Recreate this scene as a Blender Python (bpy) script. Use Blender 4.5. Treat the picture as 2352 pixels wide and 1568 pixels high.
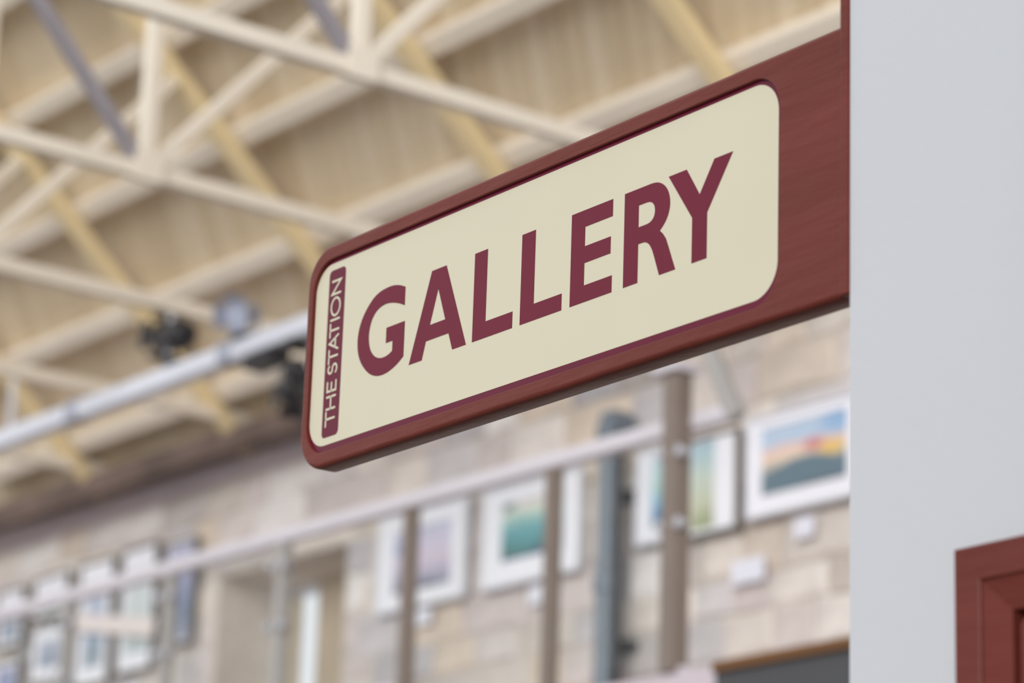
import bpy, bmesh, math, random
from mathutils import Vector, Matrix
from mathutils.geometry import tessellate_polygon

sc = bpy.context.scene
for o in list(bpy.data.objects):
    bpy.data.objects.remove(o)
COL = sc.collection

# ------------------------------------------------------------------ camera
# world axes: X right along the building, Y away from the camera to the stone wall, Z up (metres)
RT = Vector((0.6109, 0.7910, 0.0330)).normalized()
FW = Vector((-0.7645, 0.5786, 0.2841)).normalized()
RT = (RT - FW * RT.dot(FW)).normalized()
UP = RT.cross(FW).normalized()
cam_data = bpy.data.cameras.new('camera')
cam = bpy.data.objects.new('camera', cam_data)
COL.objects.link(cam)
cam.matrix_world = Matrix(((RT.x, UP.x, -FW.x, 0.0), (RT.y, UP.y, -FW.y, 0.0), (RT.z, UP.z, -FW.z, 1.6), (0, 0, 0, 1)))
cam_data.sensor_width = 36.0
cam_data.lens = 105.0
cam_data.clip_end = 200
cam_data.dof.use_dof = True
cam_data.dof.focus_distance = 4.28
cam_data.dof.aperture_fstop = 3.1
sc.camera = cam

# ------------------------------------------------------------------ light
world = bpy.data.worlds.new('overcast_sky')
sc.world = world
world.use_nodes = True
bg = world.node_tree.nodes['Background']
bg.inputs[0].default_value = (0.93, 0.96, 1.0, 1)
bg.inputs[1].default_value = 1.05
sun_data = bpy.data.lights.new('hazy_sun', 'SUN')
sun_data.energy = 2.2
sun_data.angle = math.radians(32)
sun_data.color = (1.0, 0.985, 0.965)
sun = bpy.data.objects.new('hazy_sun', sun_data)
COL.objects.link(sun)
sun.rotation_euler = Vector((-0.50, 0.84, -0.23)).to_track_quat('-Z', 'Y').to_euler()
sc.view_settings.view_transform = 'Standard'
sc.view_settings.look = 'None'
sc.view_settings.exposure = -0.15
sc.view_settings.gamma = 1.0
sc.view_settings.use_curve_mapping = False

random.seed(11)

# ------------------------------------------------------------------ helpers
def lin(c):
    return tuple((v / 255 / 12.92) if v / 255 <= 0.04045 else ((v / 255 + 0.055) / 1.055) ** 2.4 for v in c) + (1.0,)

MATS = {}
def mat(name, rgb, rough=0.55, metal=0.0, var=0.0, scale=8.0, bump=0.0, bscale=40.0, stretch=(1, 1, 1),
        per_object=None, coat=0.0, spec=0.5):
    """rgb in sRGB 0..255; var = noise variation of the colour; per_object = list of sRGB colours picked per object"""
    if name in MATS:
        return MATS[name]
    m = bpy.data.materials.new(name)
    m.use_nodes = True
    nt = m.node_tree
    p = nt.nodes['Principled BSDF']
    p.inputs['Roughness'].default_value = rough
    p.inputs['Metallic'].default_value = metal
    p.inputs['Coat Weight'].default_value = coat
    p.inputs['Coat Roughness'].default_value = 0.15
    p.inputs['Specular IOR Level'].default_value = spec
    tc = nt.nodes.new('ShaderNodeTexCoord')
    mp = nt.nodes.new('ShaderNodeMapping')
    mp.inputs['Scale'].default_value = stretch
    nt.links.new(tc.outputs['Object'], mp.inputs[0])
    base = None
    if per_object:
        oi = nt.nodes.new('ShaderNodeObjectInfo')
        cr = nt.nodes.new('ShaderNodeValToRGB')
        cr.color_ramp.interpolation = 'LINEAR'
        els = cr.color_ramp.elements
        while len(els) < len(per_object):
            els.new(0.5)
        for i, c in enumerate(per_object):
            els[i].position = i / (len(per_object) - 1)
            els[i].color = lin(c)
        nt.links.new(oi.outputs['Random'], cr.inputs[0])
        base = cr.outputs[0]
    if var > 0:
        nz = nt.nodes.new('ShaderNodeTexNoise')
        nz.inputs['Scale'].default_value = scale
        nz.inputs['Detail'].default_value = 4
        nt.links.new(mp.outputs[0], nz.inputs[0])
        mr = nt.nodes.new('ShaderNodeMapRange')
        mr.inputs[1].default_value = 0.3
        mr.inputs[2].default_value = 0.7
        mr.inputs[3].default_value = 1 - var
        mr.inputs[4].default_value = 1 + var
        nt.links.new(nz.outputs[0], mr.inputs[0])
        mx = nt.nodes.new('ShaderNodeMix')
        mx.data_type = 'RGBA'
        mx.blend_type = 'MULTIPLY'
        mx.inputs[0].default_value = 1.0
        if base:
            nt.links.new(base, mx.inputs[6])
        else:
            mx.inputs[6].default_value = lin(rgb)
        nt.links.new(mr.outputs[0], mx.inputs[7])
        base = mx.outputs[2]
    if base:
        nt.links.new(base, p.inputs['Base Color'])
    else:
        p.inputs['Base Color'].default_value = lin(rgb)
    if bump > 0:
        nb = nt.nodes.new('ShaderNodeTexNoise')
        nb.inputs['Scale'].default_value = bscale
        nb.inputs['Detail'].default_value = 5
        nt.links.new(mp.outputs[0], nb.inputs[0])
        bp = nt.nodes.new('ShaderNodeBump')
        bp.inputs['Strength'].default_value = bump
        bp.inputs['Distance'].default_value = 0.01
        nt.links.new(nb.outputs[0], bp.inputs['Height'])
        nt.links.new(bp.outputs[0], p.inputs['Normal'])
    MATS[name] = m
    return m

def glass_mat(name, tint, gloss=0.07):
    m = bpy.data.materials.new(name)
    m.use_nodes = True
    nt = m.node_tree
    nt.nodes.remove(nt.nodes['Principled BSDF'])
    out = nt.nodes['Material Output']
    tr = nt.nodes.new('ShaderNodeBsdfTransparent')
    tr.inputs[0].default_value = tint + (1,)
    gl = nt.nodes.new('ShaderNodeBsdfGlossy')
    gl.inputs['Roughness'].default_value = 0.03
    mx = nt.nodes.new('ShaderNodeMixShader')
    mx.inputs[0].default_value = gloss
    nt.links.new(tr.outputs[0], mx.inputs[1])
    nt.links.new(gl.outputs[0], mx.inputs[2])
    nt.links.new(mx.outputs[0], out.inputs[0])
    return m

def new_obj(name, me, material=None, parent=None, loc=(0, 0, 0), smooth=False):
    if material and not me.materials:
        me.materials.append(material)
    if smooth:
        for p in me.polygons:
            p.use_smooth = True
    o = bpy.data.objects.new(name, me)
    COL.objects.link(o)
    o.location = loc
    if parent:
        o.parent = parent
    return o

def from_bm(name, bm):
    me = bpy.data.meshes.new(name)
    bm.normal_update()
    bm.to_mesh(me)
    bm.free()
    return me

def tag(o, label, cat=None, group=None, kind=None):
    if label:
        o['label'] = label
    if cat:
        o['category'] = cat
    if group:
        o['group'] = group
    if kind:
        o['kind'] = kind
    return o

def empty(name, loc=(0, 0, 0), rz=0.0):
    o = bpy.data.objects.new(name, None)
    COL.objects.link(o)
    o.location = loc
    o.rotation_euler = (0, 0, rz)
    o.empty_display_size = 0.1
    return o

def add_box(bm, a, b):
    x0, y0, z0 = a
    x1, y1, z1 = b
    v = [bm.verts.new(c) for c in ((x0, y0, z0), (x1, y0, z0), (x1, y1, z0), (x0, y1, z0), (x0, y0, z1), (x1, y0, z1), (x1, y1, z1), (x0, y1, z1))]
    for f in ((3, 2, 1, 0), (4, 5, 6, 7), (0, 1, 5, 4), (1, 2, 6, 5), (2, 3, 7, 6), (3, 0, 4, 7)):
        bm.faces.new([v[i] for i in f])

def box_mesh(name, a, b, bevel=0.0):
    bm = bmesh.new()
    add_box(bm, a, b)
    if bevel:
        bmesh.ops.bevel(bm, geom=bm.edges[:], offset=bevel, segments=2, affect='EDGES', profile=0.5)
    return from_bm(name, bm)

def bar_mesh(name, p, q, w, d, updir=(1, 0, 0), bevel=0.004):
    """rectangular bar from p to q; w across updir x axis, d along updir"""
    p, q = Vector(p), Vector(q)
    ax = (q - p).normalized()
    u = Vector(updir)
    u = (u - ax * u.dot(ax)).normalized()
    s = ax.cross(u)
    bm = bmesh.new()
    L = (q - p).length
    add_box(bm, (-d / 2, -w / 2, 0), (d / 2, w / 2, L))
    if bevel:
        bmesh.ops.bevel(bm, geom=bm.edges[:], offset=bevel, segments=2, affect='EDGES', profile=0.5)
    M = Matrix(((u.x, s.x, ax.x, p.x), (u.y, s.y, ax.y, p.y), (u.z, s.z, ax.z, p.z), (0, 0, 0, 1)))
    bmesh.ops.transform(bm, matrix=M, verts=bm.verts[:])
    return from_bm(name, bm)

def lathe_mesh(name, prof, p, axis, seg=24):
    """prof: list of (distance along axis, radius)"""
    p, ax = Vector(p), Vector(axis).normalized()
    u = ax.orthogonal().normalized()
    s = ax.cross(u)
    bm = bmesh.new()
    rings = []
    for t, r in prof:
        rings.append([bm.verts.new(p + ax * t + (u * math.cos(2 * math.pi * k / seg) + s * math.sin(2 * math.pi * k / seg)) * r) for k in range(seg)])
    for a, b in zip(rings, rings[1:]):
        for k in range(seg):
            bm.faces.new((a[k], a[(k + 1) % seg], b[(k + 1) % seg], b[k]))
    bm.faces.new(rings[0][::-1])
    bm.faces.new(rings[-1])
    return from_bm(name, bm)

def round_rect(x0, x1, z0, z1, radii, seg=10):
    """radii: (top-left, top-right, bottom-right, bottom-left); clockwise seen from -Y"""
    out = []
    tl, tr, br, bl = radii
    for cx, cz, r, a0 in ((x0 + tl, z1 - tl, tl, 180), (x1 - tr, z1 - tr, tr, 90), (x1 - br, z0 + br, br, 0), (x0 + bl, z0 + bl, bl, -90)):
        for k in range(seg + 1):
            a = math.radians(a0 - 90 * k / seg)
            out.append((cx + r * math.cos(a), cz + r * math.sin(a)))
    return out

def loft(name, rings, cap_first=False, cap_last=False):
    """rings: list of (list of (x, z), y)"""
    bm = bmesh.new()
    vs = [[bm.verts.new((x, y, z)) for x, z in pts] for pts, y in rings]
    n = len(vs[0])
    for a, b in zip(vs, vs[1:]):
        for k in range(n):
            bm.faces.new((a[k], a[(k + 1) % n], b[(k + 1) % n], b[k]))
    if cap_first:
        bm.faces.new(vs[0][::-1])
    if cap_last:
        bm.faces.new(vs[-1])
    bmesh.ops.remove_doubles(bm, verts=bm.verts[:], dist=1e-6)
    bmesh.ops.recalc_face_normals(bm, faces=bm.faces[:])
    return from_bm(name, bm)

def plate(name, loops, y0, y1):
    """flat cut-out letter or plate: loops[0] outer, the others holes, in (x, z); front at y0, back at y1"""
    tri = tessellate_polygon([[Vector((x, z, 0)) for x, z in L] for L in loops])
    flat = [p for L in loops for p in L]
    bm = bmesh.new()
    f = [bm.verts.new((x, y0, z)) for x, z in flat]
    b = [bm.verts.new((x, y1, z)) for x, z in flat]
    for t in tri:
        try:
            bm.faces.new([f[i] for i in t])
            bm.faces.new([b[i] for i in t][::-1])
        except ValueError:
            pass
    i0 = 0
    for L in loops:
        n = len(L)
        for k in range(n):
            bm.faces.new((f[i0 + k], f[i0 + (k + 1) % n], b[i0 + (k + 1) % n], b[i0 + k]))
        i0 += n
    bmesh.ops.recalc_face_normals(bm, faces=bm.faces[:])
    return from_bm(name, bm)

# ------------------------------------------------------------------ materials
M_CREAM = mat('cream_paint', (240, 229, 212), 0.5, var=0.03, scale=3)
M_RAFTER = mat('cream_bounce_paint', (236, 214, 168), 0.55, var=0.03, scale=3)  # cream paint with the yellow bounce from the boards put into its colour
M_BOARD = mat('shaded_cream_board', (222, 204, 174), 0.6, per_object=[(222, 204, 174), (231, 215, 188), (214, 195, 164), (227, 209, 179)], var=0.03, scale=2, stretch=(1, 4, 4))  # cream paint, darker and yellower for shade and bounce put into its colour
M_DECK = mat('roof_deck', (150, 122, 84), 0.8, var=0.05)
M_GREYST = mat('lilac_grey_steel', (150, 144, 150), 0.5, var=0.04)
M_WHITEBAR = mat('white_bar_paint', (226, 228, 238), 0.4, var=0.02)
M_RED = mat('red_brown_gloss_paint', (108, 50, 42), 0.40, var=0.10, scale=7, bump=0.25, bscale=30, stretch=(0.35, 1, 2.2), coat=0.0, spec=0.18)
M_MAROON = mat('maroon_print', (98, 10, 40), 0.3, var=0.02, spec=0.25)
M_LETTER = mat('maroon_vinyl', (106, 16, 42), 0.4, var=0.05, scale=5, spec=0.25)
M_FACE = mat('cream_sign_face', (208, 201, 176), 0.4, var=0.012, scale=4)
M_WALLW = mat('white_wall_paint', (196, 198, 202), 0.7, var=0.012, scale=1.5, bump=0.05, bscale=60)
M_MORTAR = mat('lime_mortar', (208, 198, 188), 0.9, var=0.12, scale=5, bump=0.3, bscale=30)
M_STONE = mat('rubble_stone', (190, 178, 162), 0.9, var=0.14, scale=6, bump=0.6, bscale=14,
              per_object=[(172, 163, 158), (224, 214, 204), (214, 202, 198), (202, 190, 186), (234, 228, 224), (218, 202, 184), (182, 178, 180), (228, 220, 218)])
M_REVEAL = mat('reveal_plaster', (190, 174, 152), 0.9, var=0.10, scale=4, bump=0.3, bscale=20)
M_CORNICE = mat('lilac_grey_cornice', (202, 190, 196), 0.6, var=0.05)
M_DARKBAND = mat('dark_mottled_brown', (112, 94, 86), 0.8, var=0.35, scale=2.2, stretch=(0.8, 1, 1))
M_RAIL = mat('pale_lilac_rail', (214, 208, 214), 0.35, var=0.02)
M_POST = mat('taupe_post_paint', (128, 114, 104), 0.45, var=0.04)
M_CHROME = mat('brushed_steel', (205, 205, 210), 0.3, metal=0.9)
M_PIPE = mat('blue_grey_pipe', (118, 128, 138), 0.45, var=0.06)
M_BLACK = mat('black_metal', (34, 32, 36), 0.45, var=0.05)
M_SILVER = mat('silver_grey_metal', (176, 180, 196), 0.35, metal=0.3)
M_TIMBER = mat('varnished_timber', (112, 72, 30), 0.45, var=0.15, scale=5, stretch=(0.3, 2, 2))
M_FASCIA = mat('charcoal_paint', (72, 72, 74), 0.6, var=0.03)
M_FLOOR = mat('flagstone_floor', (104, 98, 92), 0.6, var=0.08, scale=2)
M_FRAME = mat('taupe_frame', (112, 104, 94), 0.5, var=0.05)
M_WFRAME = mat('pale_frame', (222, 222, 228), 0.5, var=0.03)
M_STAY = mat('grey_stay_paint', (168, 164, 160), 0.5, var=0.04)
M_MOUNT = mat('white_mount_card', (246, 246, 252), 0.6, var=0.01)
M_CARD = mat('white_card', (236, 236, 246), 0.6)
M_PINK = mat('pale_pink_reflection', (238, 226, 222), 0.6)  # pale strip tone, a light streak in the glass put into colour
M_GLASS = glass_mat('balustrade_glass', (0.985, 0.995, 0.99), 0.02)
M_PANE = glass_mat('window_glass', (0.99, 0.995, 1.0), 0.02)
M_LENS = mat('lamp_lens', (190, 196, 214), 0.15)

# ------------------------------------------------------------------ the setting
ROOF_T = 0.89                                   # roof pitch (rise over run)
RAF_Y, RAF_Z = 7.155, 5.96                      # a point on the rafters' centre line
NRM = Vector((0, ROOF_T, 1)).normalized()       # up out of the roof
SLP = Vector((0, 1, -ROOF_T)).normalized()      # down the slope
HYP = math.hypot(1, ROOF_T)
APEX_Y = 5.48
def roof(y, off=0.0, x=0.0):
    """point over depth y on the rafter line, moved off along the roof's normal"""
    return Vector((x, y, RAF_Z - ROOF_T * (y - RAF_Y))) + NRM * off

bm = bmesh.new()
add_box(bm, (-40, -40, -0.1), (40, 9.2, 0.0))
tag(new_obj('floor', from_bm('floor', bm), M_FLOOR), 'pale stone floor of the hall', kind='structure')

# roof deck with diagonal boards
a, b = roof(APEX_Y - 0.05, 0.165), roof(8.25, 0.165)
bm = bmesh.new()
vs = [bm.verts.new(c) for c in ((-19, a.y, a.z), (-5.6, a.y, a.z), (-5.6, b.y, b.z), (-19, b.y, b.z))]
up = [bm.verts.new(v.co + NRM * 0.04) for v in vs]
bm.faces.new(vs)
bm.faces.new(up[::-1])
for k in range(4):
    bm.faces.new((vs[k], vs[(k + 1) % 4], up[(k + 1) % 4], up[k]))
bmesh.ops.recalc_face_normals(bm, faces=bm.faces[:])
ceiling = tag(new_obj('ceiling', from_bm('ceiling', bm), M_DECK), 'shade-toned cream boarded roof slope above the stone wall', kind='structure')

LEN_S = (8.02 - APEX_Y) * HYP
SKEW = -0.62
PITCH = 0.124
bm = bmesh.new()
# board section across the board (offset along X, height towards the room)
sect = [(0.0, 0.0), (0.0, 0.018), (0.003, 0.0205), (0.080, 0.0205), (0.117, 0.006), (0.117, 0.0)]
s0 = roof(APEX_Y, 0.163)
rows = []
for S in (0.0, LEN_S):
    rows.append([bm.verts.new(Vector((dx + SKEW * S, 0, 0)) + SLP * S - NRM * h) for dx, h in sect])
n = len(sect)
for k in range(n):
    bm.faces.new((rows[0][k], rows[0][(k + 1) % n], rows[1][(k + 1) % n], rows[1][k]))
bm.faces.new(rows[0][::-1])
bm.faces.new(rows[1])
bmesh.ops.recalc_face_normals(bm, faces=bm.faces[:])
board_me = from_bm('board', bm)
x = -15.6
while x < -5.9:
    new_obj('board', board_me, M_BOARD, ceiling, (x, s0.y, s0.z))
    x += PITCH

# stone wall with a deep window opening
WY = 8.0
OX0, OX1, OZ1, OZ0 = -13.0, -11.84, 4.775, 3.95
bm = bmesh.new()
add_box(bm, (-20, WY, 0), (OX0, WY + 0.5, 5.42))
add_box(bm, (OX1, WY, 0), (-4.5, WY + 0.5, 5.42))
add_box(bm, (OX0, WY, 0), (OX1, WY + 0.5, OZ0))
add_box(bm, (OX0, WY, OZ1), (OX1, WY + 0.5, 5.42))
wall_back = tag(new_obj('wall_back', from_bm('wall_back', bm), M_MORTAR), 'rough pale rubble stone wall hung with pictures', kind='structure')

# individual stones, coursed rubble
def stone_mesh(w, h, seed):
    rnd = random.Random(seed)
    bm = bmesh.new()
    j = 0.016
    c = [(-w / 2, -h / 2), (0, -h / 2), (w / 2, -h / 2), (w / 2, 0), (w / 2, h / 2), (0, h / 2), (-w / 2, h / 2), (-w / 2, 0)]
    c = [(px + rnd.uniform(-j, j) * 0.7, pz + rnd.uniform(-j, j) * 0.7) for px, pz in c]
    back = [bm.verts.new((px, 0.02, pz)) for px, pz in c]
    mid = [bm.verts.new((px, -0.006, pz)) for px, pz in c]
    fr = [bm.verts.new((px * 0.86, -0.013 - rnd.uniform(0, 0.010), pz * 0.80)) for px, pz in c]
    ctr = bm.verts.new((rnd.uniform(-.03, .03), -0.020, 0))
    for A, B in ((back, mid), (mid, fr)):
        for k in range(8):
            bm.faces.new((A[k], A[(k + 1) % 8], B[(k + 1) % 8], B[k]))
    for k in range(8):
        bm.faces.new((fr[k], fr[(k + 1) % 8], ctr))
    bmesh.ops.recalc_face_normals(bm, faces=bm.faces[:])
    me = from_bm('stone', bm)
    return me

STONES = {}
z = 5.275
row = 0
while z > 3.5:
    h = (0.17, 0.21, 0.15, 0.19)[row % 4]
    x = -15.7 - (row * 0.13) % 0.3
    while x < -8.0:
        w = random.choice((0.24, 0.32, 0.40, 0.48))
        cxs, czs = x + w / 2, z - h / 2
        low = 3.62 + (-8.3 - cxs) * 0.122 - 0.15
        hit_win = (cxs + w / 2 > OX0 - 0.01 and cxs - w / 2 < OX1 + 0.01 and czs - h / 2 < OZ1 + 0.01)
        if czs > low and not hit_win:
            key = (w, h, random.randrange(3))
            if key not in STONES:
                STONES[key] = stone_mesh(w - 0.008, h - 0.007, int(w * 1000 + h * 7000) + key[2] * 31)
            new_obj('stone', STONES[key], M_STONE, wall_back, (cxs, WY, czs))
        x += w
    z -= h
    row += 1
# narrower stones that finish the two sides of the opening and its lintel
for k in range(5):
    for sx in (OX0 - 0.13, OX1 + 0.13):
        key = (0.24, 0.17, k % 3)
        if key not in STONES:
            STONES[key] = stone_mesh(0.226, 0.156, k)
        new_obj('stone', STONES[key], M_STONE, wall_back, (sx, WY + 0.004, 4.69 - k * 0.172))
lm = stone_mesh(0.62, 0.18, 77)
for lx in (-12.75, -12.1):
    new_obj('stone', lm, M_STONE, wall_back, (lx, WY + 0.003, 4.872))

# plastered window recess, frame and pane
bm = bmesh.new()
add_box(bm, (OX0 + 0.001, WY + 0.42, OZ0 - 0.3), (-12.99, WY + 0.52, OZ1 + 0.1))
add_box(bm, (-12.71, WY + 0.42, OZ0 - 0.3), (OX1 + 0.3, WY + 0.52, OZ1 + 0.1))
win = tag(new_obj('window_1', from_bm('window_1', bm), M_REVEAL), 'narrow bright window set deep in the stone wall', kind='structure')
bm = bmesh.new()
add_box(bm, (-13.0, WY + 0.44, 4.74), (-12.71, WY + 0.50, 4.80))
add_box(bm, (-12.73, WY + 0.44, 3.9), (-12.71, WY + 0.50, 4.74))
new_obj('window_frame', from_bm('window_frame', bm), M_WFRAME, win)
new_obj('pane', box_mesh('pane', (-12.99, WY + 0.465, 3.9), (-12.73, WY + 0.471, 4.74)), M_PANE, win)
new_obj('window_sill', box_mesh('window_sill', (OX0 + 0.002, WY - 0.02, OZ0), (OX1 - 0.002, WY + 0.42, OZ0 + 0.04), 0.004), M_REVEAL, win)

# cornice under the roof and the dark mottled band in front of it
tag(new_obj('trim_1', box_mesh('trim_1', (-19, WY - 0.07, 5.285), (-5, WY, 5.405), 0.008), M_CORNICE), 'lilac grey cornice band along the top of the stone wall', kind='structure')
tag(new_obj('trim_2', box_mesh('trim_2', (-19, 7.72, 5.325), (-5, 7.82, 5.445), 0.01), M_DARKBAND), 'dark mottled eaves band below the roof boards', kind='structure')

# mezzanine floor edge
tag(new_obj('floor_mezzanine', box_mesh('floor_mezzanine', (-19, 6.62, 3.25), (-4.6, WY, 3.448)), M_CORNICE), 'raised gallery floor in front of the stone wall', kind='structure')
tag(new_obj('trim_3', box_mesh('trim_3', (-7.52, 6.58, 3.414), (-4.6, 6.62, 3.452), 0.005), M_TIMBER), 'brown timber nosing along the gallery floor edge', kind='structure')
tag(new_obj('trim_4', box_mesh('trim_4', (-7.52, 6.60, 2.95), (-4.6, 6.62, 3.414)), M_FASCIA), 'charcoal fascia under the timber nosing', kind='structure')

# ------------------------------------------------------------------ roof timbers
TR_X = [-8.205, -9.661, -11.117, -12.573, -14.03]
TR_LAB = ['cream king-post roof truss nearest the white wall, its post foot left of the top middle',
          'cream king-post roof truss second from the white wall, post foot in the upper left',
          'cream king-post roof truss third from the white wall, mostly chord and rafter seen at left',
          'cream roof truss fourth from the white wall, crossing behind the white lighting bar',
          'cream roof truss farthest from the white wall, low at the left edge above the eaves']
CH_Z = 5.5
heel = roof(7.69)
apex = roof(APEX_Y)
for i, tx in enumerate(TR_X):
    t = empty('roof_truss', (tx, 7.69, CH_Z))
    tag(t, TR_LAB[i], 'roof truss', 'king-post trusses under the boarded roof')
    def part(nm, p, q, w, d, m, up=(1, 0, 0)):
        o = new_obj(nm, bar_mesh(nm, Vector(p) - Vector((0, 7.69, CH_Z)), Vector(q) - Vector((0, 7.69, CH_Z)), w, d, up), m, t)
        return o
    far_y = 2 * APEX_Y - 7.69
    part('bottom_chord', (0, far_y, CH_Z), (0, 7.9, CH_Z), 0.064, 0.055, M_CREAM)
    part('king_post', (0.012, APEX_Y, CH_Z - 0.02), (0.012, APEX_Y, apex.z), 0.060, 0.05, M_CREAM)
    part('rafter', (0, APEX_Y - 0.02, apex.z), (0, 7.85, roof(7.85).z), 0.055, 0.095, M_RAFTER)
    part('rafter', (0, APEX_Y + 0.02, apex.z), (0, far_y - 0.15, roof(7.84).z), 0.055, 0.075, M_RAFTER)
    yb = 6.45
    part('strut', (0, APEX_Y + 0.02, CH_Z + 0.02), (0, yb, roof(yb).z), 0.055, 0.05, M_CREAM)
    part('brace', (-0.01, APEX_Y - 0.02, CH_Z + 0.04), (-0.01, 2 * APEX_Y - yb, roof(yb).z), 0.055, 0.045, M_GREYST)
    new_obj('hanger', bar_mesh('hanger', (0, 6.5 - 7.69, 5.207 - CH_Z), (0, 6.5 - 7.69, -0.025), 0.02, 0.02, (1, 0, 0), 0.002), M_WHITEBAR, t)
    g = new_obj('gusset_plate', box_mesh('gusset_plate', (0.034, APEX_Y - 0.06 - 7.69, -0.045), (0.042, APEX_Y + 0.07 - 7.69, 0.075), 0.002), M_CREAM, t)

PUR = [(7.667, 'cream purlin lowest on the roof slope, just above the dark eaves band'),
       (7.241, 'cream purlin second up from the eaves, running behind the sign top'),
       (6.805, 'cream purlin third up from the eaves, passing behind the post feet'),
       (6.391, 'cream purlin fourth up from the eaves, crossing the upper left'),
       (5.985, 'cream purlin highest in view, at the very top left corner')]
for py, lab in PUR:
    c = roof(py, 0.0)
    c = Vector((0, py, c.z)) + Vector((0, 0, 0))
    base = roof(py, 0.09)
    off = base.y - py
    ctr = roof(py - off, 0.09)
    o = new_obj('roof_purlin', bar_mesh('roof_purlin', (-4.6, 0, 0), (4.6, 0, 0), 0.094, 0.100, NRM, 0.012), M_CREAM, None, (-10.4, ctr.y, ctr.z))
    tag(o, lab, 'beam', 'purlins along the boarded roof')

# ------------------------------------------------------------------ lighting bar and spotlights
BY, BZ = 6.5, 5.16
lb = empty('lighting_bar', (-11.5, BY, BZ))
tag(lb, 'long white lighting bar hung below the roof trusses left of the sign', 'lighting bar')
new_obj('bar', bar_mesh('bar', (-5.5, 0, 0), (5.5, 0, 0), 0.085, 0.092, (0, 0, 1), 0.02), M_WHITEBAR, lb)
for hx in (-10.58, -11.9, -13.2, -14.4):
    new_obj('clip', box_mesh('clip', (hx + 11.5 - 0.045, -0.055, -0.046), (hx + 11.5 + 0.045, 0.05, 0.046), 0.008), M_SILVER, lb)

def spotlight(loc, aim, label, body_m, up_side, r=0.075, L=0.26):
    """stage spotlight: body, lens, yoke, clamp, barn doors; loc = centre of the body"""
    t = empty('spotlight', loc)
    tag(t, label, 'spotlight', 'stage spotlights on the white bar')
    ax = Vector(aim).normalized()
    b = new_obj('body', lathe_mesh('body', [(-L * .5, r * .5), (-L * .46, r * .72), (-L * .2, r * .8), (-L * .18, r), (L * .42, r), (L * .42, r * 1.12), (L * .5, r * 1.12)], (0, 0, 0), ax), body_m, t, smooth=False)
    new_obj('lens', lathe_mesh('lens', [(L * .5, r * .98), (L * .505, r * .9), (L * .515, r * .3)], (0, 0, 0), ax), M_LENS, t)
    side = ax.cross(Vector((0, 0, 1))).normalized()
    upv = side.cross(ax).normalized()
    for d, wv in ((upv, side), (-upv, side), (side, upv), (-side, upv)):
        p = ax * (L * .5) + d * r * 1.1
        q = ax * (L * .5 + r * 1.0) + d * r * 1.45
        new_obj('barn_door', bar_mesh('barn_door', p, q, r * 1.8, 0.004, (q - p).normalized().cross(wv), 0.0), body_m, t)
    yz = (BZ - loc[2]) - math.copysign(0.045, BZ - loc[2])
    piv = Vector((0, BY - loc[1], yz))
    for sgn in (1, -1):
        p = side * sgn * r * 1.15
        mid = Vector((p.x, p.y, yz * 0.75))
        new_obj('yoke_arm', bar_mesh('yoke_arm', p, mid, 0.02, 0.006, side, 0.001), body_m, t)
    pa, pb = side * r * 1.15, -side * r * 1.15
    new_obj('yoke_bridge', bar_mesh('yoke_bridge', (pa.x, pa.y, yz * .75), (pb.x, pb.y, yz * .75), 0.025, 0.006, (0, 0, 1), 0.001), body_m, t)
    new_obj('clamp', box_mesh('clamp', (-0.03, BY - loc[1] - 0.05, min(yz * .75, yz) - 0.0), (0.03, BY - loc[1] + 0.05, max(yz * .75, yz) + 0.0), 0.004), M_BLACK, t)
    return t

spotlight((-11.06, BY, BZ + 0.19), (-0.92, 0.25, 0.2), 'black stage spotlight standing on the white bar, left of the silver one', M_BLACK, 1, 0.07, 0.36)
spotlight((-10.49, BY, BZ + 0.165), (0.35, -0.7, -0.25), 'silver grey spotlight standing on the white bar', M_SILVER, 1, 0.055, 0.16)
spotlight((-10.07, BY, BZ - 0.215), (-0.75, 0.45, -0.2), 'black stage spotlight hanging under the white bar beside the sign', M_BLACK, -1, 0.06, 0.24)
jb = empty('cable_box', (-10.30, BY, BZ - 0.09))
tag(jb, 'dark cable box clipped under the white bar beside the hanging spotlight', 'cable box')
new_obj('box', box_mesh('box', (-0.11, -0.05, -0.025), (0.11, 0.05, 0.035), 0.006), M_BLACK, jb)
new_obj('lid', box_mesh('lid', (-0.105, -0.056, -0.02), (0.105, -0.05, 0.03), 0.002), M_BLACK, jb)

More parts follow.
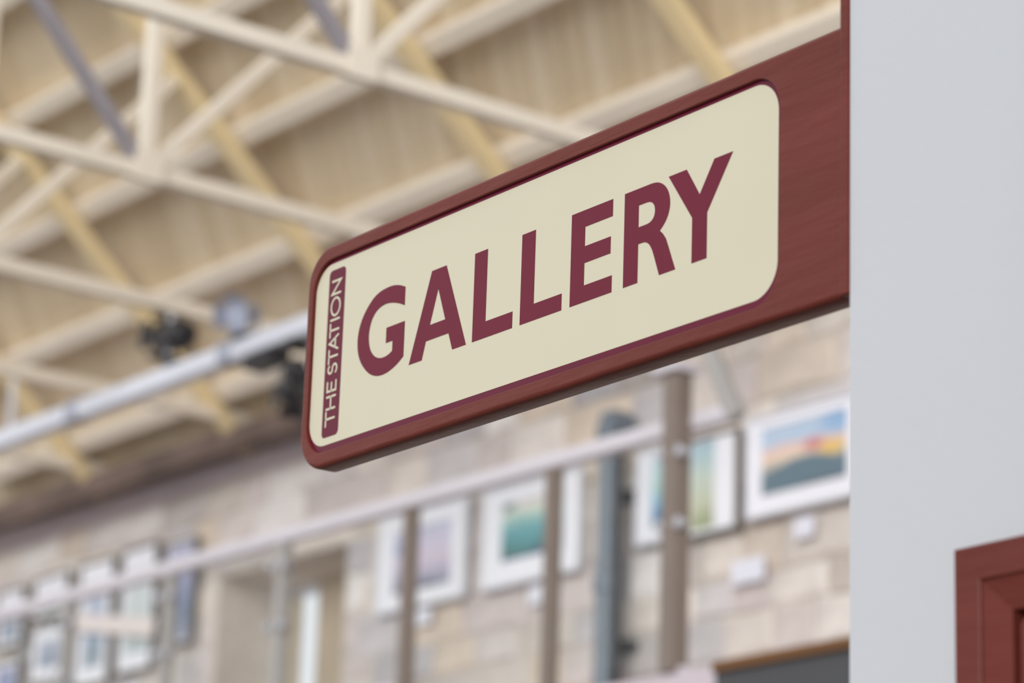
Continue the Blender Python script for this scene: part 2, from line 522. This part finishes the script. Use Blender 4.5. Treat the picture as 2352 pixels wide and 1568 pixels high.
# ------------------------------------------------------------------ gallery balustrade
RY = 6.7
bal = empty('balustrade', (-9.5, RY, 3.45))
tag(bal, 'glass balustrade with pale lilac handrail and taupe posts along the gallery', 'balustrade')
def bp(v):
    return (v[0] + 9.5, v[1] - RY, v[2] - 3.45)
new_obj('handrail', bar_mesh('handrail', bp((-16.5, RY, 4.375)), bp((-7.53, RY, 4.355)), 0.06, 0.068, (0, 0, 1), 0.018), M_RAIL, bal)
POSTS = [-7.785, -8.56, -9.474, -10.39, -11.30, -12.21, -13.12, -14.03]
for i, pxx in enumerate(POSTS):
    top = 4.525 if i == 0 else 4.34
    w = 0.075 if i == 0 else 0.052
    yy = RY - (0.062 if i == 0 else 0)
    po = new_obj('post', bar_mesh('post', bp((pxx, yy, 3.452)), bp((pxx, yy, top)), w, w, (1, 0, 0), 0.004), M_POST if i < 3 else M_STAY, bal)
    if i == 0:
        new_obj('post_cap', box_mesh('post_cap', bp((pxx - 0.085, yy - 0.06, 4.525)), bp((pxx + 0.06, yy + 0.06, 4.56)), 0.008), M_RAIL, po)
    new_obj('base_plate', box_mesh('base_plate', bp((pxx - 0.06, yy - 0.045 if i else yy - 0.01, 3.452)), bp((pxx + 0.06, yy + 0.06, 3.47)), 0.003), M_RAIL, po)
    for zz in ((4.232, 3.974) if i not in (1, 2) else ()):
        for sx in (-1, 1):
            c = bp((pxx + sx * 0.05, yy - 0.028, zz))
            new_obj('glass_clamp', lathe_mesh('glass_clamp', [(-0.012, 0.018), (-0.010, 0.022), (0.012, 0.022), (0.03, 0.02)], c, (0, 1, 0), 16), M_CHROME, po)
for a, b in zip(POSTS, POSTS[1:]):
    new_obj('glass_panel', box_mesh('glass_panel', bp((b + 0.03, RY - 0.005, 3.52)), bp((a - 0.035, RY + 0.005, 4.31)), 0.002), M_GLASS, bal)
new_obj('glass_panel', box_mesh('glass_panel', bp((POSTS[0] + 0.04, RY - 0.005, 3.52)), bp((-7.645, RY + 0.005, 4.31)), 0.002), M_GLASS, bal)
new_obj('raking_stay', bar_mesh('raking_stay', bp((-7.525, RY - 0.01, 4.325)), bp((-7.70, RY - 0.01, 4.65)), 0.06, 0.05, (0, 1, 0), 0.006), M_STAY, bal)

# ------------------------------------------------------------------ downpipe on the stone wall
dp = empty('downpipe', (-9.66, 7.86, 3.45))
tag(dp, 'blue grey cast iron downpipe on the stone wall between the pictures', 'pipe')
new_obj('pipe', lathe_mesh('pipe', [(0, 0.050), (1.49, 0.050)], (0, 0, 0), (0, 0, 1), 24), M_PIPE, dp, smooth=False)
for zz in (0.74, 1.40):
    new_obj('collar', lathe_mesh('collar', [(0, 0.052), (0.01, 0.062), (0.07, 0.062), (0.08, 0.052)], (0, 0, zz), (0, 0, 1), 24), M_PIPE, dp)
new_obj('pipe_shade_rod', lathe_mesh('pipe_shade_rod', [(0, 0.02), (1.40, 0.02)], (0.064, 0.0, 0), (0, 0, 1), 16), M_BLACK, dp)  # dark rod added for the shade along the pipe's right side
for zz in (0.50, 1.15):
    new_obj('bracket', box_mesh('bracket', (-0.08, 0.03, zz), (0.075, 0.13, zz + 0.04), 0.004), M_BLACK, dp)
new_obj('hopper', box_mesh('hopper', (-0.02, -0.05, 1.44), (0.075, 0.08, 1.53), 0.012), M_PIPE, dp)

# ------------------------------------------------------------------ pictures
def print_mat(name, stops, hills=(), distort=0.05, scale=9.0, zspan=0.3, xspan=0.4, blob=None):
    """loose watercolour: colours by height through noise; hills = (level, amplitude, freq, phase, rgb)"""
    m = bpy.data.materials.new(name)
    m.use_nodes = True
    nt = m.node_tree
    p = nt.nodes['Principled BSDF']
    p.inputs['Roughness'].default_value = 0.5
    tc = nt.nodes.new('ShaderNodeTexCoord')
    sp = nt.nodes.new('ShaderNodeSeparateXYZ')
    nt.links.new(tc.outputs['Object'], sp.inputs[0])
    nz = nt.nodes.new('ShaderNodeTexNoise')
    nz.inputs['Scale'].default_value = scale
    nz.inputs['Detail'].default_value = 3
    nt.links.new(tc.outputs['Object'], nz.inputs[0])
    def math_(op, a, b):
        n_ = nt.nodes.new('ShaderNodeMath')
        n_.operation = op
        for i_, v in enumerate((a, b)):
            if isinstance(v, (int, float)):
                n_.inputs[i_].default_value = v
            elif v is not None:
                nt.links.new(v, n_.inputs[i_])
        return n_.outputs[0]
    wob = math_('MULTIPLY', math_('SUBTRACT', nz.outputs[0], 0.5), distort * 6)
    zz = math_('ADD', math_('DIVIDE', sp.outputs[2], zspan), 0.5)
    h = math_('ADD', zz, wob)
    cr = nt.nodes.new('ShaderNodeValToRGB')
    els = cr.color_ramp.elements
    while len(els) < len(stops):
        els.new(0.5)
    for i_, (pos, c) in enumerate(stops):
        els[i_].position = pos
        els[i_].color = lin(c)
    nt.links.new(h, cr.inputs[0])
    col = cr.outputs[0]
    def mix(fac, a, c):
        mx = nt.nodes.new('ShaderNodeMix')
        mx.data_type = 'RGBA'
        nt.links.new(fac, mx.inputs[0])
        nt.links.new(a, mx.inputs[6])
        mx.inputs[7].default_value = lin(c)
        return mx.outputs[2]
    if blob:
        for (bx, bz, br, c) in blob:
            dx = math_('SUBTRACT', math_('DIVIDE', sp.outputs[0], xspan), bx)
            dz = math_('MULTIPLY', math_('SUBTRACT', zz, bz), 1.4)
            d = math_('ADD', math_('MULTIPLY', dx, dx), math_('MULTIPLY', dz, dz))
            fac = math_('SUBTRACT', 1.0, math_('DIVIDE', d, br * br))
            cl = nt.nodes.new('ShaderNodeClamp')
            nt.links.new(fac, cl.inputs[0])
            col = mix(cl.outputs[0], col, c)
    for lev, amp, fr, ph, c in hills:
        sn = math_('SINE', math_('ADD', math_('MULTIPLY', sp.outputs[0], fr), ph), None)
        edge = math_('ADD', math_('MULTIPLY', sn, amp), lev)
        fac = math_('MULTIPLY', math_('SUBTRACT', edge, math_('ADD', zz, math_('MULTIPLY', wob, 0.3))), 18.0)
        cl = nt.nodes.new('ShaderNodeClamp')
        nt.links.new(fac, cl.inputs[0])
        col = mix(cl.outputs[0], col, c)
    nt.links.new(col, p.inputs['Base Color'])
    return m

def picture(x0, x1, z0, z1, ix0, ix1, iz0, iz1, pm, label, fm=M_WFRAME, fw=0.014, cat='picture', group='framed pictures on the stone wall'):
    cx_, cz_ = (x0 + x1) / 2, (z0 + z1) / 2
    t = empty('framed_picture', (cx_, 7.955, cz_))
    tag(t, label, cat, group)
    hw, hh = (x1 - x0) / 2, (z1 - z0) / 2
    r = lambda i: round_rect(-hw + i, hw - i, -hh + i, hh - i, (0.002,) * 4, 2)
    new_obj('frame', loft('frame', [(r(0), 0.0), (r(0), -0.028), (r(0.002), -0.03), (r(fw - 0.002), -0.03), (r(fw), -0.026), (r(fw), -0.004), (r(fw), 0.0)]), fm, t)
    new_obj('mount', plate('mount', [round_rect(-hw + fw, hw - fw, -hh + fw, hh - fw, (0.001,) * 4, 1),
            round_rect(ix0 - cx_, ix1 - cx_, iz0 - cz_, iz1 - cz_, (0.001,) * 4, 1)[::-1]], -0.016, -0.006), M_MOUNT, t)
    pw, ph = (ix1 - ix0) / 2, (iz1 - iz0) / 2
    new_obj('print', box_mesh('print', (-pw - 0.01, -0.0055, -ph - 0.01), (pw + 0.01, -0.002, ph + 0.01)), pm, t, ((ix0 + ix1) / 2 - cx_, 0, (iz0 + iz1) / 2 - cz_))
    return t

pm1 = print_mat('watercolour_moor', [(0.0, (92, 98, 106)), (0.14, (98, 104, 112)), (0.3, (120, 140, 150)), (0.52, (236, 214, 190)), (0.62, (236, 200, 190)), (0.72, (196, 208, 226)), (0.86, (180, 204, 228)), (1.0, (214, 222, 232))],
                hills=[(0.40, 0.10, 9.0, 1.6, (104, 126, 138)), (0.10, 0.02, 14, 0.4, (92, 92, 98))], distort=0.03, zspan=0.30, xspan=0.5,
                blob=[(0.30, 0.50, 0.20, (236, 196, 104)), (0.10, 0.60, 0.16, (206, 128, 132)), (0.40, 0.84, 0.30, (150, 184, 220))])
picture(-8.865, -8.20, 4.385, 4.812, -8.785, -8.28, 4.475, 4.755, pm1, 'large framed landscape with blue sky and dark hill, beside the white wall')
pm2 = print_mat('watercolour_pale', [(0.0, (150, 160, 120)), (0.3, (204, 206, 180)), (0.6, (206, 218, 206)), (1.0, (176, 206, 220))], distort=0.05, zspan=0.36, xspan=0.3)
picture(-9.25, -8.915, 4.365, 4.795, -9.225, -9.07, 4.40, 4.77, pm2, 'framed pale green watercolour behind the end glass panel', M_FRAME)  # dark frame also stands in for the shadow gap beside the landscape
pm3 = print_mat('watercolour_shore', [(0.0, (150, 140, 90)), (0.12, (110, 140, 130)), (0.25, (90, 130, 180)), (0.45, (140, 190, 210)), (0.6, (180, 214, 206)), (1.0, (196, 222, 232))], distort=0.05, zspan=0.34, xspan=0.3)
picture(-9.565, -9.29, 4.385, 4.805, -9.475, -9.36, 4.45, 4.75, pm3, 'framed blue and green picture right of the downpipe')
pm4 = print_mat('watercolour_lake', [(0.0, (70, 90, 120)), (0.15, (84, 130, 120)), (0.35, (88, 150, 160)), (0.55, (120, 176, 180)), (0.72, (190, 214, 200)), (0.85, (226, 220, 212)), (1.0, (226, 222, 220))],
                hills=[(0.16, 0.05, 14, 0.0, (62, 84, 130))], distort=0.06, zspan=0.3, xspan=0.45, blob=[(-0.42, 0.9, 0.16, (116, 140, 140)), (0.30, 0.9, 0.15, (226, 170, 176)), (0.42, 0.30, 0.2, (110, 90, 120))])
picture(-10.655, -9.94, 4.348, 4.815, -10.525, -10.07, 4.465, 4.735, pm4, 'framed teal lake picture, second post in front of it')
pm5 = print_mat('watercolour_lilac', [(0.0, (130, 134, 150)), (0.12, (150, 150, 168)), (0.3, (186, 180, 200)), (0.5, (220, 206, 222)), (0.75, (214, 208, 228)), (1.0, (196, 200, 224))],
                hills=[(0.14, 0.07, 22, 0.7, (104, 106, 124))], distort=0.08, zspan=0.34, xspan=0.45, blob=[(-0.40, 0.70, 0.2, (150, 166, 200))])
picture(-11.485, -10.78, 4.35, 4.83, -11.365, -10.90, 4.435, 4.735, pm5, 'framed lilac mist picture, right of the window opening')
pb1 = print_mat('print_blue_stem', [(0.0, (170, 176, 186)), (0.3, (150, 162, 178)), (0.5, (168, 184, 206)), (0.7, (186, 194, 214)), (1.0, (206, 208, 224))], distort=0.1, zspan=0.5, xspan=0.2, blob=[(0.0, 0.25, 0.14, (96, 130, 100))])
pb2 = print_mat('print_pale_green', [(0.0, (160, 172, 176)), (0.4, (206, 216, 212)), (0.7, (214, 222, 222)), (1.0, (220, 222, 228))], distort=0.1, zspan=0.5, xspan=0.2)
pb3 = print_mat('print_lilac_blue', [(0.0, (150, 154, 172)), (0.3, (110, 128, 152)), (0.55, (150, 156, 188)), (0.8, (176, 178, 208)), (1.0, (190, 190, 214))], distort=0.12, zspan=0.5, xspan=0.2)
pb4 = print_mat('print_grey_blue', [(0.0, (120, 132, 150)), (0.5, (160, 168, 184)), (1.0, (200, 204, 216))], distort=0.12, zspan=0.2, xspan=0.2)
G2 = 'small tall frames at the far left of the wall'
picture(-14.375, -13.985, 4.34, 5.035, -14.29, -14.07, 4.44, 4.86, pb1, 'tall pale frame with blue print, third column from the left edge', M_FRAME, 0.014, group=G2)
picture(-13.915, -13.54, 4.36, 5.045, -13.85, -13.60, 4.46, 4.84, pb2, 'tall white frame with faint green print, fourth column from the left edge', M_FRAME, 0.014, group=G2)
picture(-13.465, -13.15, 4.45, 5.01, -13.44, -13.175, 4.475, 4.985, pb3, 'tall lilac blue panel picture nearest the window on its left', M_FRAME, 0.012, group=G2)
picture(-14.895, -14.49, 4.785, 5.03, -14.80, -14.60, 4.81, 4.87, pb2, 'upper small white frame in the second column from the left edge', M_FRAME, 0.014, group=G2)
picture(-14.88, -14.43, 4.42, 4.745, -14.80, -14.52, 4.50, 4.66, pb4, 'lower grey frame in the second column from the left edge', M_FRAME, 0.014, group=G2)
picture(-15.33, -14.99, 4.675, 5.015, -15.27, -15.05, 4.72, 4.88, pb4, 'upper pale frame cut by the left edge of the photo', M_FRAME, 0.014, group=G2)
picture(-15.33, -14.99, 4.35, 4.60, -15.28, -15.04, 4.38, 4.56, pb3, 'lower bluish frame cut by the left edge of the photo', M_FRAME, 0.014, group=G2)

def card(x, z, w, h, label, tilt=0.0, y=7.945, m=M_CARD, name='label_card', cat='label card', t=0.004):
    ob = new_obj(name, plate(name, [round_rect(-w / 2, w / 2, -h / 2, h / 2, (0.006,) * 4, 3)], -t, 0.0), m, None, (x, y, z))
    ob.rotation_euler = (0, -tilt, 0)
    tag(ob, label, cat, 'white cards beside the pictures' if cat == 'label card' else None)
    return ob
card(-11.104, 4.30, 0.12, 0.075, 'white card under the lilac mist picture')
card(-10.252, 4.282, 0.12, 0.085, 'white card under the teal lake picture')
card(-8.528, 4.308, 0.115, 0.085, 'white card under the large blue sky landscape')
card(-8.861, 4.182, 0.20, 0.10, 'larger white notice low on the wall left of the landscape')
card(-13.72, 4.25, 0.16, 0.085, 'white card under the faint green print at far left')
streak = card(-13.93, 4.64, 0.88, 0.10, 'pale pink strip added for light mirrored in glass across the tall frames', tilt=-0.16, y=7.915, m=M_PINK, name='reflection_strip', cat='reflection')  # added strip, stands in for light mirrored in the glass

# ------------------------------------------------------------------ white wall, door and sign (their own axis, turned 1.24 degrees)
P0 = Vector((-3.2341, 2.4919, 2.9573))          # centre of the sign face
TH = math.radians(-1.24)
ROOT = Matrix.Translation(P0) @ Matrix.Rotation(TH, 4, 'Z')
FZ = -P0.z                                       # floor level seen from the sign centre

bm = bmesh.new()
D0, D1, DT = 0.863, 1.60, -0.594                  # door opening
add_box(bm, (0.664, -0.008, FZ), (D0, 0.16, 1.6))
add_box(bm, (D1, -0.008, FZ), (1.78, 0.16, 1.6))
add_box(bm, (D0, -0.008, DT), (D1, 0.16, 1.6))
wr = tag(new_obj('wall_right', from_bm('wall_right', bm), M_WALLW), 'plain white wall carrying the sign and the red door', kind='structure')
wr.matrix_world = ROOT
rw = new_obj('shade_wall', box_mesh('shade_wall', (1.66, -0.68, FZ), (1.78, -0.008, 1.6)), M_WALLW)  # unseen wall added to darken the white wall and door
rw.matrix_world = ROOT
tag(rw, 'unseen white wall added beyond the red door to shade it', kind='structure')
bt = new_obj('trim_5', box_mesh('trim_5', (0.648, -0.012, -0.232), (0.664, 0.12, 1.6), 0.003), M_RED)
bt.matrix_world = ROOT
tag(bt, 'red brown batten on the end of the white wall', kind='structure')

def rect(i, top):
    return [(D0 - 0.006 + i, FZ + 0.0), (D0 - 0.006 + i, top - i), (D1 + 0.006 - i, top - i), (D1 + 0.006 - i, FZ)]
door = empty('door_1')
door.matrix_world = ROOT
tag(door, 'red brown door with moulded surround at the right edge', kind='structure')
DT2 = DT + 0.004
new_obj('architrave', loft('architrave', [(rect(0, DT2), -0.008), (rect(0, DT2), -0.022), (rect(0.002, DT2), -0.024), (rect(0.040, DT2), -0.024), (rect(0.042, DT2), -0.0225), (rect(0.0421, DT2), -0.008)]), M_RED, door)
new_obj('splayed_lining', loft('splayed_lining', [(rect(0.0422, DT2), -0.020), (rect(0.080, DT2), -0.010), (rect(0.0805, DT2), 0.0), (rect(0.0806, DT2), 0.078)]), M_RED, door)
def leaf_ring(i, r):
    return round_rect(D0 - 0.006 + i, D1 + 0.006 - i, FZ + 0.01, DT2 - i, (r, r, 0.002, 0.002), 6)
new_obj('leaf', loft('leaf', [(leaf_ring(0.089, 0.012), 0.07), (leaf_ring(0.089, 0.012), -0.007), (leaf_ring(0.092, 0.010), -0.010)], True, True), M_RED, door)
new_obj('door_stop', box_mesh('door_stop', (D0 - 0.006 + 0.06, 0.078, FZ), (D1 + 0.006 - 0.06, 0.1, DT2 - 0.06)), M_BLACK, door)

# the sign
sign = empty('gallery_sign')
sign.matrix_world = ROOT
tag(sign, 'red brown projecting sign board with cream panel reading GALLERY', 'sign')
X0, X1, Z0, Z1 = -0.617, 0.648, -0.2315, 0.1345
def ro(i):
    return round_rect(X0 + i, X1 - 0.0, Z0 + i, Z1 - i, (0.062 - i, 0.0005, 0.0005, 0.062 - i), 14)
def ri(i):
    return round_rect(-0.6005 - i, 0.5265 + i, -0.2075 - i, 0.1095 + i, (0.052 + i,) * 4, 14)
board = new_obj('board', loft('board', [(ro(0.004), 0.034), (ro(0.0012), 0.0325), (ro(0), 0.030), (ro(0), 0.002), (ro(0.0012), -0.002), (ro(0.0035), -0.0048), (ro(0.007), -0.006),
                                        (ri(0.0014), -0.006), (ri(0.0004), -0.0055), (ri(0), -0.0040), (ri(0), 0.0012)], True), M_RED, sign)
for pl in board.data.polygons:
    pl.use_smooth = abs(pl.normal.y) < 0.98
panel = new_obj('face_panel', plate('face_panel', [round_rect(-0.6005, 0.5265, -0.2075, 0.1095, (0.052,) * 4, 14)], 0.0, 0.006), M_MAROON, sign)
tag(panel, 'maroon panel set into the board')
cream = new_obj('cream_field', plate('cream_field', [round_rect(-0.5975, 0.5185, -0.1955, 0.1035, (0.044, 0.047, 0.047, 0.044), 16)], -0.0003, 0.0), M_FACE, sign)
tag(cream, 'cream field of the sign with maroon lettering')

mm = lambda L: [(a / 1000.0, b / 1000.0) for a, b in L]
def smooth_closed(pts, sharp, sub=4):
    """Catmull-Rom through pts, straight between points whose index is in sharp"""
    n_ = len(pts)
    out = []
    for k in range(n_):
        p0, p1, p2, p3 = pts[k - 1], pts[k], pts[(k + 1) % n_], pts[(k + 2) % n_]
        if k in sharp and (k + 1) % n_ in sharp:
            out.append(p1)
            continue
        if k in sharp:
            p0 = (2 * p1[0] - p2[0], 2 * p1[1] - p2[1])
        if (k + 1) % n_ in sharp:
            p3 = (2 * p2[0] - p1[0], 2 * p2[1] - p1[1])
        for j in range(sub):
            t_ = j / sub
            out.append(tuple(0.5 * (2 * b_ + (c_ - a_) * t_ + (2 * a_ - 5 * b_ + 4 * c_ - d_) * t_ ** 2 + (3 * b_ - a_ - 3 * c_ + d_) * t_ ** 3) for a_, b_, c_, d_ in zip(p0, p1, p2, p3)))
    return out

T, B = 24.2, -112.8
G = [(-342.0, 16.1), (-355.2, 21.4), (-367.0, 24.6), (-380.0, 26.3), (-396.9, 26.1), (-412.3, 23.9), (-426.4, 19.2), (-438.9, 11.3), (-449.9, 1.6), (-459.5, -10.1), (-466.3, -24.0), (-469.4, -38.6), (-469.0, -51.9), (-466.0, -64.7), (-459.7, -77.2), (-450.2, -88.8), (-438.8, -98.9), (-426.4, -106.5), (-413.0, -111.2), (-399.9, -113.0), (-385.8, -112.5), (-371.9, -109.7), (-358.2, -105.1), (-347.1, -99.7), (-339.6, -95.2),
     (-339.6, -39.1), (-389.6, -39.1), (-389.6, -63.8), (-371.2, -63.8), (-371.2, -79.8), (-378.8, -82.9), (-388.0, -84.9), (-398.3, -85.1), (-406.2, -83.8), (-415.6, -80.4), (-423.8, -74.8), (-431.0, -66.9), (-435.8, -56.7), (-438.0, -45.5), (-437.6, -34.9), (-434.5, -23.4), (-428.9, -14.0), (-420.3, -6.4), (-409.0, -1.7), (-396.1, 0.2), (-383.1, -0.6), (-370.0, -3.3), (-355.5, -7.9), (-342.0, -13.6)]
R_ = [(196.6, T), (254.1, T), (262.6, 23.6), (270.2, 22.0), (278.5, 18.1), (285.9, 12.1), (291.6, 4.5), (295.2, -4.5), (296.5, -12.8), (295.9, -21.3), (293.5, -28.8), (289.6, -35.8), (283.9, -42.3), (275.4, -49.3), (281.5, -54.5), (286.8, -61.2), (290.8, -67.9), (310.0, B), (275.4, B), (262.2, -79.2), (257.1, -69.2), (252.1, -62.7), (245.9, -58.7), (239.8, -57.3), (228.4, -57.1), (228.4, B), (196.6, B)]
RC = [(228.3, -0.7), (246.4, -0.8), (252.5, -1.7), (258.7, -4.8), (262.7, -10.2), (264.0, -17.0), (262.9, -23.2), (259.4, -28.1), (253.5, -31.4), (247.0, -32.5), (228.3, -32.5)]
LET = [
    ('G', [smooth_closed(mm(G), {0, 24, 25, 26, 27, 28, 29, 48})]),
    ('A', [mm([(-271.5, T), (-233.6, T), (-175.3, B), (-210.2, B), (-221.5, -85.0), (-280.4, -85.0), (-289.6, B), (-324.0, B)]), mm([(-252.8, -8.1), (-231.5, -61.0), (-271.6, -61.0)])]),
    ('L', [mm([(-160, T), (-127.6, T), (-127.6, -87.7), (-60.7, -87.7), (-60.7, B), (-160, B)])]),
    ('L', [mm([(-42.4, T), (-9.8, T), (-9.8, -87.9), (56.6, -87.9), (56.6, B), (-42.4, B)])]),
    ('E', [mm([(75.8, T), (170.2, T), (170.2, -1.1), (107.6, -1.1), (107.6, -30.0), (166.8, -30.0), (166.8, -55.0), (107.6, -55.0), (107.6, -88.0), (171.2, -88.0), (171.2, B), (75.8, B)])]),
    ('R', [smooth_closed(mm(R_), {0, 1, 13, 17, 18, 24, 25, 26}), smooth_closed(mm(RC), {0, 1, 9, 10})]),
    ('Y', [mm([(292.5, T), (331.0, T), (359.3, -18.7), (389.1, T), (427.6, T), (375.5, -48.4), (375.5, B), (344.2, B), (344.2, -48.4)])]),
]
for ch, loops in LET:
    o = new_obj('letter', plate('letter', loops, -0.00075, -0.0003), M_LETTER, cream)
    tag(o, 'maroon capital letter ' + ch)

# small upright strip reading THE STATION, bottom to top
strip = new_obj('name_strip', plate('name_strip', [round_rect(-0.5605, -0.5135, -0.1835, 0.0920, (0.0085,) * 4, 8)], -0.0006, -0.0003), M_MAROON, sign)
tag(strip, 'upright maroon strip with small cream lettering')
SW = 1.8                                         # half stroke, mm
def stroke_loops(paths, hw):
    """each path: list of points in mm; returns closed outlines with round ends"""
    loops = []
    for P in paths:
        L, Rr = [], []
        n_ = len(P)
        closed = P[0] == P[-1]
        for k in range(n_):
            a_ = Vector(P[k - 1 if k else (n_ - 2 if closed else 0)])
            b_ = Vector(P[k])
            c_ = Vector(P[k + 1 if k < n_ - 1 else (1 if closed else n_ - 1)])
            d1 = (b_ - a_).normalized() if (b_ - a_).length > 1e-9 else (c_ - b_).normalized()
            d2 = (c_ - b_).normalized() if (c_ - b_).length > 1e-9 else d1
            n1, n2 = Vector((-d1.y, d1.x)), Vector((-d2.y, d2.x))
            nn = (n1 + n2).normalized()
            s_ = hw / max(0.35, nn.dot(n1))
            L.append(b_ + nn * s_)
            Rr.append(b_ - nn * s_)
        if closed:
            loops.append(([tuple(v) for v in L[:-1]], [tuple(v) for v in Rr[:-1]]))
        else:
            def cap(c0, d):
                a0 = math.atan2(d.y, d.x)
                return [Vector((c0[0] + hw * math.cos(a0 + math.pi / 2 - math.pi * k / 6), c0[1] + hw * math.sin(a0 + math.pi / 2 - math.pi * k / 6))) for k in range(1, 6)]
            e = cap(P[-1], Vector(P[-1]) - Vector(P[-2]))
            s2 = cap(P[0], Vector(P[0]) - Vector(P[1]))
            loops.append(([tuple(v) for v in L + e + Rr[::-1] + s2], None))
    return loops

def arc(cx_, cy_, rx, ry, a0, a1, n_=14):
    return [(cx_ + rx * math.cos(math.radians(a0 + (a1 - a0) * k / n_)), cy_ + ry * math.sin(math.radians(a0 + (a1 - a0) * k / n_))) for k in range(n_ + 1)]
# glyph strokes in mm: u along the reading direction from the letter's start, v up from the base line (cap height 25)
H_ = 24.4
GL = {
    'T': lambda w: [[(0, H_), (w, H_)], [(w / 2, H_), (w / 2, 0)]],
    'H': lambda w: [[(0, 0), (0, H_)], [(w, 0), (w, H_)], [(0, H_ * .52), (w, H_ * .52)]],
    'E': lambda w: [[(w, H_), (0, H_), (0, 0), (w, 0)], [(0, H_ * .52), (w * .9, H_ * .52)]],
    'S': lambda w: [arc(w / 2, H_ * .745, w * .46, H_ * .255, 35, 255, 12)[:-1] + arc(w / 2, H_ * .26, w * .52, H_ * .26, 80, -150, 14)],
    'A': lambda w: [[(0, 0), (w / 2, H_), (w, 0)], [(w * .2, H_ * .33), (w * .8, H_ * .33)]],
    'I': lambda w: [[(0, 0), (0, H_)]],
    'O': lambda w: [arc(w / 2, H_ / 2, w / 2, H_ / 2 + 0.4, 0, 360, 28)],
    'N': lambda w: [[(0, 0), (0, H_), (w, 0), (w, H_)]],
}
# letter, start and end along the strip (mm in the sign's height)
TXT = [('T', -165.5, -143.0), ('H', -138.0, -118.3), ('E', -109.2, -94.3), ('S', -80.5, -66.5), ('T', -63.4, -41.8), ('A', -42.0, -19.0), ('T', -19.8, 1.4), ('I', 8.0, 8.0), ('O', 15.0, 44.0), ('N', 51.0, 72.6)]
BASE_S = -525.9
for ch, u0, u1 in TXT:
    w = u1 - u0
    bmj = bmesh.new()
    for P in GL[ch](w):
        # turn the glyph a quarter: reading direction runs up the sign, cap tops point left
        Q = [((BASE_S - v) / 1000.0, (u0 + u) / 1000.0) for u, v in P]
        for outer, inner in stroke_loops([Q], SW / 1000.0):
            me = plate('tmp', [outer] if inner is None else [inner, outer[::-1]] if False else [outer, inner[::-1]], -0.0009, -0.0006)
            bmj.from_mesh(me)
            bpy.data.meshes.remove(me)
    o = new_obj('letter', from_bm('letter', bmj), M_FACE, strip)
    tag(o, 'small cream capital letter ' + ch)
